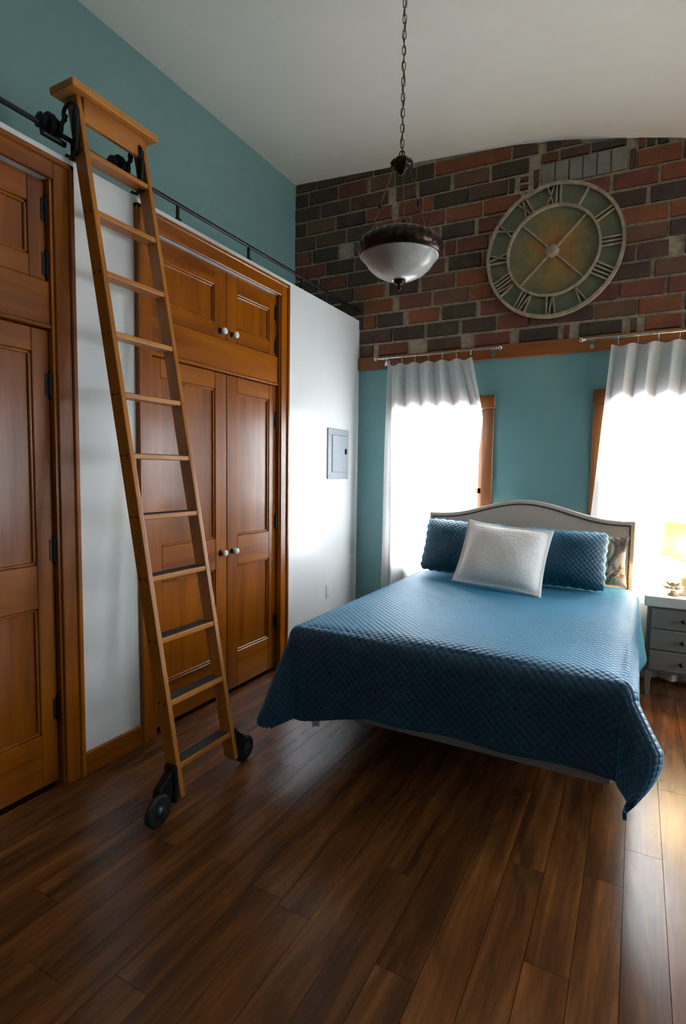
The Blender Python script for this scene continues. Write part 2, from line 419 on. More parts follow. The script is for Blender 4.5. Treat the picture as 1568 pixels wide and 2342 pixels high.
for k in range(-1, 10):
    x = .42+(k % 2)*.13
    while x < 2.5:
        if zl(k+1, x+.27) < ceil_z(x+.27)-.01: brick_mb(st, x, x+.26, zl(k,x)+.0075, zl(k,x+.26)+.0075, zl(k+1,x)-.0075, zl(k+1,x+.26)-.0075)
        x += .275
o = st.build('brick_field', BM['R'], wk); o['kind'] = 'stuff'
# wooden lintel board under the bricks
struct('trim_1', bx(XL, XR, D-.022, D+.02, BT-.012, 2.352), M['trim_h'], 'long wooden lintel board under the bricks', bevel=.004)
# baseboards
struct('baseboard_left', MB().box(XL, XL+.018, 1.55, 1.88, .0, .104), M['closet_h'], 'wooden baseboard between the two closets', bevel=.004)
struct('baseboard_back', MB().box(-2.13, XR, D-.018, D, .0, .104), M['trim_h'], 'wooden baseboard under the windows', bevel=.004)
struct('baseboard_closet', MB().box(XL, XL+.018, 3.167, D-.02, .0, .104), M['closet_h'], 'wooden baseboard behind the bed', bevel=.004)
# windows
for wi, (a, b) in enumerate(WINS):
    r = bx(a-.085, a+.0, D-.024, D+.0, WZ0-.02, WZ1).build('window_%d' % (wi+1), M['trim_v'], origin=((a+b)/2, D, WZ0), bevel=.004)
    tag(r, ['wooden sash window behind the left white curtain', 'wooden sash window behind the right white curtain', 'wooden sash window outside the picture'][wi], kind='structure')
    bx(b, b+.085, D-.024, D, WZ0-.02, WZ1).build('casing', M['trim_v'], r, bevel=.004)
    bx(a-.09, b+.09, D-.03, D, WZ1, WZ1+.098).build('head_casing', M['trim_h'], r, bevel=.004)
    bx(a-.05, b+.05, D-.035, D+.02, WZ0-.05, WZ0-.02).build('window_sill', M['trim_h'], r, bevel=.004)
    f = MB(); y0, y1 = D+.07, D+.11
    f.box(a, a+.045, y0, y1, WZ0, WZ1); f.box(b-.045, b, y0, y1, WZ0, WZ1); f.box(a, b, y0, y1, WZ0, WZ0+.06); f.box(a, b, y0, y1, WZ1-.045, WZ1)
    zm = (WZ0+WZ1)/2; f.box(a, b, y0, y1, zm-.02, zm+.02)
    f.build('sash', M['trim_v'], r)
    for z0, z1 in ((WZ0+.06, zm-.02), (zm+.02, WZ1-.045)): bx(a+.045, b-.045, D+.088, D+.092, z0, z1).build('pane', M['glass'], r)
for wi, (a, b) in enumerate(RW):
    f = MB(); x0_, x1_ = XR+.06, XR+.1
    for y_ in (a, b-.05): f.box(x0_, x1_, y_, y_+.05, .65, 2.15)
    for z_ in (.65, 1.38, 2.1): f.box(x0_, x1_, a, b, z_, z_+.05)
    r = f.build('window_%d' % (wi+4), M['trim_v'], origin=(XR, (a+b)/2, .65)); tag(r, 'wooden window in the right wall', kind='structure')
    for z0, z1 in ((.7, 1.38), (1.43, 2.1)): bx(XR+.078, XR+.082, a+.05, b-.05, z0, z1).build('pane', M['glass'], r)

# ------------------------------------------------------------------ closets
def make_closet(name, label, dy):
    A, B, T = 1.965+dy, 3.08+dy, 2.55; mid = 2.565+dy
    r = empty(name, (XL, (A+B)/2, 0), label, 'closet', 'built-in closets along the white wall')
    V, Hh = M['closet_v'], M['closet_h']
    for s, e in ((-1, A), (1, B)):
        y0, y1 = sorted((e, e+s*.085)); m = bx(XL-.004, XL+.014, y0, y1, 0, T+.085).build('side_casing', V, r, bevel=.003)
        y0, y1 = sorted((e+s*.066, e+s*.088)); bx(XL-.004, XL+.024, y0, y1, 0, T+.088).build('back_band', V, m, bevel=.004)
        y0, y1 = sorted((e, e-s*.012)); bx(XL-.09, XL+.004, y0, y1, 0, T).build('jamb', V, m)
    m = bx(XL-.004, XL+.014, A, B, T, T+.085).build('head_casing', Hh, r, bevel=.003)
    bx(XL-.004, XL+.024, A-.088, B+.088, T+.066, T+.088).build('back_band', Hh, m, bevel=.004)
    m = bx(XL-.07, XL-.008, A+.012, B-.012, 1.972, 2.146).build('transom_rail', Hh, r, bevel=.003)
    bx(XL-.07, XL+.0, A+.012, B-.012, 1.956, 1.973).build('transom_bead', Hh, m, bevel=.004)
    def door(y0, y1, z0, z1, pans, hinge, zk, hz):
        # pans: list of panel z ranges; stile widths depend on the side
        xf, xb = XL-.022, XL-.052; sk, sh = .098, .074      # meeting stile, hinge stile
        ya, yb = (y0+sh, y1-sk) if hinge < 0 else (y0+sk, y1-sh)
        d = MB()
        for a, b in pans: d.box(xb, xf-.016, ya-.01, yb+.01, a-.01, b+.01)
        d = d.build('door', V, r)
        bx(xb, xf, y0, ya, z0, z1).build('stile', V, d, bevel=.003); bx(xb, xf, yb, y1, z0, z1).build('stile', V, d, bevel=.003)
        zz = [z0]+[v for p in pans for v in p]+[z1]
        for i in range(0, len(zz), 2): bx(xb, xf, ya, yb, zz[i], zz[i+1]).build('rail', Hh, d, bevel=.003)
        for a, b in pans:                                   # moulding round each panel
            mm = MB(); t = .012
            for q in ((ya, ya+t, a, b), (yb-t, yb, a, b), (ya, yb, a, a+t), (ya, yb, b-t, b)): mm.box(xf-.018, xf-.006, *q)
            mm.build('panel_moulding', V, d, bevel=.003)
        yk = y1-.05 if hinge < 0 else y0+.05
        MB().lathe([(.018, 0), (.018, .004), (.008, .007), (.008, .012)], (xf, yk, zk), 16, 'x').build('knob_rosette', M['black'], d, smooth=2)
        MB().lathe([(.008, 0), (.009, .008), (.017, .014), (.020, .022), (.017, .030), (.008, .034)], (xf+.01, yk, zk), 16, 'x').build('knob', M['porcelain'], d, smooth=True)
        yh = y0 if hinge < 0 else y1
        for z in hz:
            h = MB(); h.lathe([(.0085, 0), (.0085, .095)], (xf+.004, yh, z-.047), 10)
            h.ball((xf+.004, yh, z+.052), .009, 8); h.ball((xf+.004, yh, z-.052), .009, 8)
            s = -1 if hinge > 0 else 1
            a, b = sorted((yh, yh+s*.02)); h.box(xf-.002, xf+.003, a, b, z-.045, z+.045)
            h.build('hinge', M['black'], d)
    g = .004; LP = [(.252, .80), (.983, 1.856)]; UP = [(2.236, 2.44)]
    door(A+.014, mid-g/2, .026, 1.952, LP, -1, .895, (.35, 1.04, 1.73))
    door(mid+g/2, B-.014, .026, 1.952, LP, 1, .895, (.35, 1.04, 1.73))
    door(A+.014, mid-g/2, 2.15, 2.543, UP, -1, 2.19, (2.215, 2.43))
    door(mid+g/2, B-.014, 2.15, 2.543, UP, 1, 2.19, (2.215, 2.43))
    return r
make_closet('built_in_closet', 'four-door wooden built-in closet behind the ladder, with white porcelain knobs', 0)
make_closet('built_in_closet', 'dark wooden built-in closet cut off by the left edge of the photo', -1.615)

# ------------------------------------------------------------------ ladder rail on the ledge
RX, RZ = XL-.005, 2.752
r = empty('ladder_rail', (RX, 2.0, 2.67), 'thin black iron ladder rail on posts along the white ledge', 'rail')
MB().tube([(RX, YB+.05, RZ), (RX, D-.02, RZ)], .0105, 10).build('rail_bar', M['black'], r, smooth=2)
for y in (-1.5, -.8, -.1, .5, 1.0, 1.57, 2.165, 2.75, 3.35, 3.95):
    p = MB().tube([(RX, y, 2.672), (RX, y, RZ-.004)], .009, 8).build('rail_post', M['black'], r, smooth=2)
    MB().lathe([(.02, 2.67), (.02, 2.676)], (RX, y, 0), 14).build('post_foot', M['black'], p, smooth=2)

# ------------------------------------------------------------------ rolling ladder
def lx(z): return -1.572-(z-.161)*.1934       # x of the ladder's front edge at height z
LY0, LY1 = 1.556, 1.914                       # outer faces of the two side rails
r = empty('rolling_ladder', (-1.65, (LY0+LY1)/2, 0), 'tall honey-coloured wooden rolling library ladder leaning on the black rail', 'ladder')
for y0 in (LY0, LY1-.024):
    zb, zt, dp = .07, 2.923, .066
    m = MB().hexa([(lx(zb)-dp,y0,zb),(lx(zb),y0,zb),(lx(zb),y0+.024,zb),(lx(zb)-dp,y0+.024,zb),(lx(zt)-dp,y0,zt),(lx(zt),y0,zt),(lx(zt),y0+.024,zt),(lx(zt)-dp,y0+.024,zt)])
    sr = m.build('side_rail', M['ladder_v'], r, bevel=.005, seg=2)
    pg = MB()
    for k in range(11):
        z = .186+.2509*k
        for d_ in (.018, .048): pg.lathe([(.0045, -.002), (.0045, .002)], (lx(z)-d_, y0 if y0 == LY0 else y0+.024, z), 8, 'y')
    pg.build('screws', M['dark'], sr)['kind'] = 'stuff'
for k in range(11):
    z = .1963+.2509*k
    st_ = bx(lx(z)-.068, lx(z)-.001, LY0+.024, LY1-.024, z-.022, z).build('step', M['ladder_h'], r, bevel=.004, seg=2)
    bx(lx(z)-.062, lx(z)-.010, LY0+.034, LY1-.034, z, z+.002).build('tread_pad', M['pad'], st_)
cp = bx(lx(2.92)-.105, lx(2.92)+.045, LY0-.05, LY1+.04, 2.921, 2.952).build('top_cap', M['ladder_h'], r, bevel=.01, seg=3)
bx(lx(2.87)-.022, lx(2.87)+.002, LY0+.024, LY1-.024, 2.825, 2.921).build('top_apron', M['ladder_h'], r, bevel=.003)
def hook(y):
    # roller bracket beside a side rail, riding on the iron rail
    s = -1; b = MB(); x = lx(RZ)-.045
    b.box(x-.012, x+.032, y-.007, y, 2.68, 2.86)
    m = b.build('roller_bracket', M['black'], r, bevel=.003)
    c = MB()
    arc = [(x-.005+.04*math.cos(a), y-.02, 2.845+.035*math.sin(a)) for a in [PI*i/8 for i in range(-2, 11)]]
    c.tube(arc, .008, 8)
    c.tube([(x-.035, y-.015, 2.845), (x-.045, y-.03, 2.80), (RX-.02, y-.05, RZ+.03), (RX-.018, y-.055, RZ)], .009, 8)
    c.tube([(x+.03, y-.012, 2.83), (x+.035, y-.02, 2.76), (x+.028, y-.018, 2.69), (x, y-.02, 2.665), (x-.03, y-.02, 2.68)], .008, 8)
    c.build('hook_arm', M['black'], m, smooth=2)
    for yy, rr in ((y-.06, .038), (y-.095, .046), (y-.125, .03)):
        MB().lathe([(rr*.6, -.012), (rr, -.008), (rr*.8, 0), (rr, .008), (rr*.6, .012)], (RX+.0, yy, RZ+.012), 18, 'y').build('roller', M['black'], m, smooth=2)
    MB().lathe([(.012, -.05), (.012, .05)], (RX+.004, y-.075, RZ-.032), 12, 'y').build('roller_pin', M['black'], m, smooth=2)
hook(LY0); hook(LY1-.024)
def wheel(y, s, xw):
    z = .063
    c = MB(); xx = lx(.1)
    a, b = sorted((y, y+s*.02)); c.box(xx-.07, xx-.01, a, b, .05, .20)
    c.hexa([(xx-.06, y+s*.018-.0, .075), (xx-.02, y+s*.018, .075), (xx-.02, y+s*.10, .055), (xx-.06, y+s*.10, .055),
            (xx-.06, y+s*.018, .19), (xx-.02, y+s*.018, .19), (xx-.02, y+s*.085, .135), (xx-.06, y+s*.085, .135)])
    m = c.build('wheel_bracket', M['black'], r, bevel=.004)
    xc = xw; yc = y+s*.097
    MB().lathe([(.030, -.014), (.054, -.013), (.0625, -.006), (.0625, .006), (.054, .013), (.030, .014)], (xc, yc, z), 28, 'x').build('wheel', M['rubber'], m, smooth=2)
    MB().lathe([(.022, -.020), (.026, -.016), (.026, .016), (.022, .020), (.010, .026)], (xc, yc, z), 18, 'x').build('wheel_hub', M['hub'], m, smooth=2)
    MB().tube([(xx-.05, yc, z), (xc+.03, yc, z)], .007, 8).build('axle', M['black'], m, smooth=2)
wheel(LY0, -1, lx(.1)-.02); wheel(LY1, 1, lx(.1)-.04)

# ------------------------------------------------------------------ wall fittings
r = empty('breaker_panel', (XL, 3.9, 1.53), 'grey metal electrical panel door on the white wall', 'electrical panel')
bx(XL, XL+.012, 3.725, 4.068, 1.328, 1.730).build('panel_frame', M['grey_metal'], r, bevel=.006, seg=2)
d = bx(XL+.010, XL+.019, 3.782, 4.024, 1.382, 1.680).build('panel_door', M['grey_metal'], r, bevel=.004)
bx(XL+.018, XL+.026, 3.985, 4.012, 1.53, 1.575).build('latch', M['dark'], d, bevel=.003)
r = empty('wall_outlet', (XL, 3.77, .43), 'white wall outlet plate low on the wall beside the bed', 'outlet')
p = bx(XL, XL+.006, 3.732, 3.808, .372, .486).build('cover_plate', M['plate'], r, bevel=.003)
for z in (.405, .453): bx(XL+.005, XL+.009, 3.753, 3.787, z-.016, z+.016).build('socket', M['plate'], p, bevel=.003)

# ------------------------------------------------------------------ wall clock
CX, CZ, CY = -.607, 2.965, D-.05
r = empty('wall_clock', (CX, CY, CZ), 'large round clock with Roman numerals and green-orange patina on brick wall', 'clock')
MB().lathe([(.452, -.004), (.452, .016)], (CX, CY+.012, CZ), 72, 'y').build('clock_face', M['face'], r, smooth=2)
def ring(r0, r1, y0, y1, name):
    MB().lathe([(r0, y0), (r1, y0), (r1, y1), (r0, y1), (r0, y0)], (CX, CY, CZ), 72, 'y').build(name, M['ring'], r, smooth=2)
def ringmesh(r0, r1, y0, y1):
    m = MB(); n = 72
    for q, (rr, y) in enumerate(((r0, y0), (r1, y0), (r1, y1), (r0, y1))):
        for k in range(n): m.v.append((CX+rr*math.cos(2*PI*k/n), CY+y, CZ+rr*math.sin(2*PI*k/n)))
    for q in range(4):
        for k in range(n): m.f.append((q*n+k, q*n+(k+1) % n, ((q+1) % 4)*n+(k+1) % n, ((q+1) % 4)*n+k))
    return m
ringmesh(.441, .462, -.018, .02).build('outer_ring', M['ring'], r, smooth=2)
ringmesh(.300, .316, -.018, .01).build('inner_ring', M['ring'], r, smooth=2)
RI, RO = .312, .438
def stroke(m, ang, a0, a1, w_):      # a0: tangential offset at inner radius, a1: at outer radius
    er = (math.sin(ang), math.cos(ang)); et = (math.cos(ang), -math.sin(ang))
    P = lambda rad, t: (CX+er[0]*rad+et[0]*t, CZ+er[1]*rad+et[1]*t)
    q = [P(RI, a0-w_/2), P(RI, a0+w_/2), P(RO, a1+w_/2), P(RO, a1-w_/2)]
    m.add([(x, CY-.014, z) for x, z in q]+[(x, CY+.012, z) for x, z in q], [(0,1,2,3),(7,6,5,4),(0,4,5,1),(1,5,6,2),(2,6,7,3),(3,7,4,0)])
NUM = ['XII', 'I', 'II', 'III', 'IIII', 'V', 'VI', 'VII', 'VIII', 'IX', 'X', 'XI']
for i, s_ in enumerate(NUM):
    ang = i*PI/6; wd = {'I': .026, 'V': .05, 'X': .055}; tot = sum(wd[c] for c in s_); t = -tot/2; m = MB()
    for c in s_:
        cc = t+wd[c]/2
        if c == 'I': stroke(m, ang, cc, cc, .010)
        elif c == 'V': stroke(m, ang, cc, cc-.02, .009); stroke(m, ang, cc, cc+.02, .009)
        else: stroke(m, ang, cc-.021, cc+.021, .009); stroke(m, ang, cc+.021, cc-.021, .009)
        t += wd[c]
    m.build('numeral', M['ring'], r)
for a in (PI/4, 3*PI/4, 5*PI/4, 7*PI/4):
    e = (math.sin(a), math.cos(a)); t = (math.cos(a), -math.sin(a)); m = MB(); w_ = .0055
    q = [(CX+e[0]*q0+t[0]*s_*w_, CZ+e[1]*q0+t[1]*s_*w_) for q0, s_ in ((.03, -1), (.03, 1), (.305, 1), (.305, -1))]
    m.add([(x, CY-.006, z) for x, z in q]+[(x, CY+.012, z) for x, z in q], [(0,1,2,3),(7,6,5,4),(0,4,5,1),(1,5,6,2),(2,6,7,3),(3,7,4,0)])
    m.build('spoke', M['ring'], r)
MB().lathe([(.044, .012), (.044, -.004), (.03, -.012), (.012, -.02)], (CX, CY, CZ), 28, 'y').build('clock_hub', M['ring'], r, smooth=2)

# ------------------------------------------------------------------ pendant lamp
PX, PY = -1.095, 2.6
PZ = ceil_z(PX)
r = empty('pendant_lamp', (PX, PY, PZ), 'bronze bowl pendant lamp with white glass hanging from a chain', 'lamp')
MB().lathe([(.065, PZ), (.065, PZ-.012), (.045, PZ-.03), (.014, PZ-.04)], (PX, PY, 0), 28).build('canopy', M['bronze'], r, smooth=2)
zh = 2.905
def link(z, a):
    pts = []
    for i in range(14):
        t = 2*PI*i/14; h = .0155*math.sin(t); l = .008*math.cos(t)+0
        l = math.copysign(min(abs(.012*math.cos(t)), .0085), math.cos(t))
        pts.append((PX+l*math.cos(a), PY+l*math.sin(a), z+.0215*math.sin(t)))
    return MB().tube(pts, .0023, 6, closed=True)
z = zh+.055; k = 0; base = None
while z < PZ-.04:
    m = link(z, (0.5 if k % 2 else 0.5+PI/2)).build('chain_link', M['brass'], r, smooth=True); z += .036; k += 1
cd = [(PX+.006*math.sin(i*1.1), PY+.006*math.cos(i*1.1), zh+.03+(PZ-.04-zh-.03)*i/40) for i in range(41)]
MB().tube(cd, .0022, 6).build('lamp_cord', M['cord'], r, smooth=True)
fl_ = lambda i, k, a: .07*math.cos(8*a) if 1 <= i <= 4 else 0
hub = MB().lathe([(.010, .055), (.022, .045), (.046, .030), (.056, .012), (.046, -.004), (.026, -.016), (.018, -.03), (.004, -.04)], (PX, PY, zh-.02), 40, bump=fl_).build('crown', M['bronze'], r, smooth=True)
MB().tube([(PX+.014*math.cos(t), PY, zh+.042+.016*math.sin(t)) for t in [2*PI*i/16 for i in range(16)]], .003, 6, closed=True).build('loop', M['bronze'], hub, smooth=True)
zr = 2.488; RR = .205
for a in (math.radians(-20), math.radians(160-55), math.radians(160+70)):
    c, s_ = math.cos(a), math.sin(a)
    p0 = (PX+.04*c, PY+.04*s_, zh-.02); p1 = (PX+(RR-.03)*c, PY+(RR-.03)*s_, zr+.02)
    pm_ = tuple(p0[i]*.45+p1[i]*.55 for i in range(3))
    m = MB().tube([p0, p1], .0035, 8).build('suspension_rod', M['brass'], r, smooth=2)
    MB().ball(pm_, .009, 10, 1, 1, 1.6).build('rod_joint', M['bronze'], m, smooth=True); MB().ball(p1, .011, 10).build('rod_joint', M['bronze'], m, smooth=True)
bmp = lambda i, k, a: .018*math.cos(30*a) if i in (2, 3) else 0
MB().lathe([(.160, .052), (.176, .056), (.196, .044), (.212, .014), (.209, -.012), (.196, -.030), (.184, -.036), (.176, -.026), (.160, .052)], (PX, PY, zr), 120, bump=bmp).build('rim', M['bronze'], r, smooth=True)
prof = [(.186, -.022), (.187, -.034), (.180, -.044), (.172, -.056), (.152, -.084), (.122, -.110), (.084, -.130), (.044, -.142), (.012, -.145),
        (.012, -.140), (.044, -.137), (.082, -.125), (.119, -.106), (.148, -.081), (.168, -.054), (.180, -.02)]
MB().lathe(prof, (PX, PY, zr), 56).build('glass_bowl', M['alabaster'], r, smooth=True)
MB().lathe([(.006, -.136), (.026, -.140), (.03, -.152), (.02, -.162), (.008, -.166), (.013, -.174), (.010, -.186), (.003, -.194)], (PX, PY, zr), 20).build('finial', M['bronze'], r, smooth=True)

# ------------------------------------------------------------------ curtains and rods
def rod(xa, xb, label, rings):
    y, z = D-.085, 2.318
    r = empty('curtain_rod', ((xa+xb)/2, y, z), label, 'curtain rod', 'nickel curtain rods on the lintel')
    MB().tube([(xa, y, z), (xb, y, z)], .0085, 12).build('rod_bar', M['chrome'], r, smooth=2)
    for x, s_ in ((xa, -1), (xb, 1)):
        MB().ball((x+s_*.014, y, z), .019, 14).lathe([(.012, -.01), (.012, .01)], (x+s_*-.004, y, z), 12, 'x').build('finial', M['chrome'], r, smooth=True)
    for x in (xa+.05, xb-.05):
        MB().box(x-.006, x+.006, y, D-.022, z-.012, z-.004).box(x-.012, x+.012, D-.026, D-.022, z-.05, z+.01).build('rod_bracket', M['chrome'], r)
    for x in rings:
        g = MB().tube([(x, y+.014*math.cos(t), z-.004+.016*math.sin(t)) for t in [2*PI*i/16 for i in range(16)]], .0022, 6, closed=True).build('curtain_ring', M['chrome'], r, smooth=True)
        MB().ball((x, y, z-.026), .0065, 8).box(x-.004, x+.004, y-.003, y+.003, z-.05, z-.026).build('clip', M['chrome'], g)
    return r
def curtain(fx0, fx1, label, nf, seed, A=.029, zb=.03, ztop=2.268):
    rnd = random.Random(seed); ph = [rnd.uniform(-.35, .35) for _ in range(nf+2)]
    nu, nv = nf*14, 44; m = MB(); m.uv = []
    for j in range(nv+1):
        v = j/nv; z = ztop+(zb-ztop)*v
        for i in range(nu+1):
            u = i/nu; x = fx0(v)+(fx1(v)-fx0(v))*u
            t = u*nf; k = int(min(t, nf-1)); ph_ = ph[k]*(1-(t-k))+ph[k+1]*(t-k)
            w_ = math.sin(2*PI*(t+ph_*min(1, v*2)))
            pinch = max(0, 1-v*18)
            am = A*(.75+.5*v)*(1-.6*pinch)
            y = D-.085+am*w_+.006*math.sin(5*u+7*v+seed)
            x += .012*math.sin(2*PI*t*2)*(1-pinch)*.5
            sag = .008*(math.cos(2*PI*t)-1)*(1 if j == 0 else 0)
            m.v.append((x, y, z+sag)); m.uv.append((u, v))
    for j in range(nv):
        for i in range(nu): a = j*(nu+1)+i; m.f.append((a, a+1, a+nu+2, a+nu+1))
    o = m.build('curtain', M['curtain'], smooth=True, origin=((fx0(0)+fx1(0))/2, D-.085, zb))
    return tag(o, label, 'curtain', 'white sheer curtains at the windows')
rx1 = [-1.83+i*.112 for i in range(7)]
rod(-1.935, -.955, 'nickel curtain rod over the left window, nearest the white wall', rx1)
curtain(lambda v: -1.845-.015*v, lambda v: -1.15+.09*min(1, v*5)+.022*math.sin(11*v)*min(1, v*3), 'white sheer curtain at the left window behind the headboard corner', 6, 3)
rx2 = [-.16+i*.118 for i in range(7)]
rod(-.375, .62, 'nickel curtain rod over the right window, cut off by the frame', rx2)
curtain(lambda v: -.2-.085*min(1, v*1.8), lambda v: .58, 'white sheer curtain at the right window behind the bedside lamp', 6, 11)

# ------------------------------------------------------------------ bed
BX0, BX1, BY0, BY1 = -1.405, -.015, 2.20, 4.06
r = empty('bed', ((BX0+BX1)/2, 3.1, 0), 'bed with cream upholstered camelback headboard and bronze nailhead trim', 'bed')
HX0, HX1 = -1.415, .002; hc = (HX0+HX1)/2; hw = (HX1-HX0)/2
def hz(x): t = max(-1, min(1, (x-hc)/hw)); return 1.081+.122*(max(0, (1+math.cos(PI*t))/2))**1.35+.006*abs(t)**6
N = 48
pl_ = [(HX0, .28), (HX1, .28)]+[(HX1-(HX1-HX0)*i/N, hz(HX1-(HX1-HX0)*i/N)) for i in range(N+1)]
MB().prism(pl_, 4.065, 4.125).build('headboard', M['linen'], r, smooth=2, bevel=.012, seg=3)
hd = r.children[-1]
tr = [(HX0+.03, 4.063, .45), (HX0+.03, 4.063, hz(HX0+.03)-.028)]
tr += [(x, 4.063, hz(x)-.03) for x in [HX0+.035+(HX1-HX0-.07)*i/60 for i in range(61)]]+[(HX1-.03, 4.063, hz(HX1-.03)-.028), (HX1-.03, 4.063, .45)]
MB().tube(tr, .0045, 6).build('trim_welt', M['nail'], hd, smooth=True)
nl = MB(); acc = 0
for a, b in zip(tr, tr[1:]):
    a, b = Vector(a), Vector(b); L = (b-a).length
    while acc < L:
        p = a+(b-a)*(acc/L); nl.ball((p.x, p.y-.002, p.z), .0065, 6, 1, .7, 1); acc += .016
    acc -= L
o = nl.build('nailheads', M['nail'], hd, smooth=True); o['kind'] = 'stuff'
for x in (HX0+.06, HX1-.06): bx(x-.03, x+.03, 4.075, 4.115, 0, .3).build('headboard_leg', M['dark'], r)
for x in (BX0+.02, BX1-.05): bx(x, x+.03, BY0+.2, 4.07, .195, .228).build('side_bar', M['black'], r)
for y in (BY0+.55, 3.2, 3.9): bx(BX0+.02, BX1-.02, y, y+.03, .195, .226).build('cross_bar', M['black'], r)
for x in (BX0+.14, -.71, BX1-.14):
    for y in (BY0+.56, 3.22): bx(x-.018, x+.018, y-.0, y+.03, 0, .2).build('leg', M['black'], r)
bx(BX0+.015, BX1-.015, BY0, BY1, .228, .42).build('box_spring', M['boxfab'], r, bevel=.025, seg=3, smooth=2)['label'] = 'grey fabric box spring'
bx(BX0, BX1, BY0+.0, BY1, .421, .628).build('mattress', M['sheet'], r, bevel=.04, seg=4, smooth=2)
# quilt: a sheet laid over the mattress and hanging off three sides
QT = .642
def quilt():
    ol, orr, of = .39, .36, .365
    s0, s1, t0, t1 = BX0-ol, BX1+orr, BY0-of, 3.93
    nu, nv = 190, 200; m = MB(); m.uv = []
    rad = .05
    low = lambda s: t0-.09*max(0, min(1, (-1.0-s)/.35))       # the hem dips towards the left corner
    for j in range(nv+1):
        for i in range(nu+1):
            s = s0+(s1-s0)*i/nu
            t = low(s)+(t1-low(s))*j/nv
            ss, tt = s, t
            right = s > (BX0+BX1)/2
            # hem rounding
            dx = (BX0-ss) if ss < BX0 else (ss-BX1 if ss > BX1 else 0); dy = BY0-tt if tt < BY0 else 0
            d = math.hypot(dx, dy)
            bxp = min(max(ss, BX0), BX1); byp = max(tt, BY0)
            if d < 1e-6:
                z = QT+.004*math.sin(4.1*s+2*t)+.004*math.sin(7*t+3*s)
                e = min(bxp-BX0, BX1-bxp, byp-BY0)
                z -= .010*max(0, 1-e/.07)**2
                m.v.append((ss, tt, z)); m.uv.append((s, t)); continue
            nx = (-dx if ss < BX0 else dx)/d; ny = -dy/d
            corner = (2*min(dx, dy)/(dx+dy)) if dx+dy > 0 else 0      # 1 on the diagonal
            corner = corner*corner*(3-2*corner)
            # roll over the edge, then hang
            a = min(d/rad, PI/2); out = rad*math.sin(a)*.9; dz = rad*(1-math.cos(a)); hang = max(0, d-rad*PI/2)
            if right:
                sidef = .02+.16*math.exp(-((t-3.62)/.2)**2)+.01*math.sin(9*t)
                cf = .65
            else: sidef = .10+.05*math.sin(6*t+1); cf = .37
            frontf = .045+.03*math.sin(5.2*s+.6)+.02*math.sin(11*s)
            k = dx/(dx+dy) if dx+dy > 0 else 0
            fl = (sidef*k+frontf*(1-k))*(1-corner)+cf*corner
            
            out += fl*hang; dz += hang*math.sqrt(max(0, 1-min(fl, .9)**2))
            if dx == 0: out += .010*math.sin(14*s+1)*min(1, hang*4)
            fx = 1
            if right and corner > 0 and d > .26: fx = 1-.9*min(1, (d-.26)/.22)
            x = bxp+nx*out*fx; y = byp+ny*out; z = QT-.010-dz
            m.v.append((x, y, z)); m.uv.append((s, t))
    for j in range(nv):
        for i in range(nu):
            a = j*(nu+1)+i
            sx = s0+(s1-s0)*(i+.5)/nu; ty = low(sx)+(t1-low(sx))*(j+.5)/nv; R_ = .22
            if sx < s0+R_ and ty < low(sx)+R_ and math.hypot(s0+R_-sx, low(sx)+R_-ty) > R_: continue
            m.f.append((a, a+1, a+nu+2, a+nu+1))
    o = m.build('quilt', M['quilt'], smooth=True, origin=(-.71, 3.1, QT))
    sm = o.modifiers.new('thickness', 'SOLIDIFY'); sm.thickness = .012; sm.offset = 1
    return tag(o, 'blue quilted bedspread hanging over the bed sides and foot', 'bedspread')
quilt()
m = MB(); 
for j in range(7):
    for i in range(5):
        u, v = i/4-.5, j/6
        m.v.append((-1.315+u*(.06-.03*v)+.02*v, BY0-.01-.03*v+.012*math.sin(6*u), .30-.12*v))
for j in range(6):
    for i in range(4): a = j*5+i; m.f.append((a, a+1, a+6, a+5))
o = m.build('sheet_corner', M['sheet'], origin=(-1.315, BY0, .25), smooth=True); sm = o.modifiers.new('thickness', 'SOLIDIFY'); sm.thickness = .006
tag(o, 'small white sheet corner hanging below the quilt at the foot of the bed', 'sheet')

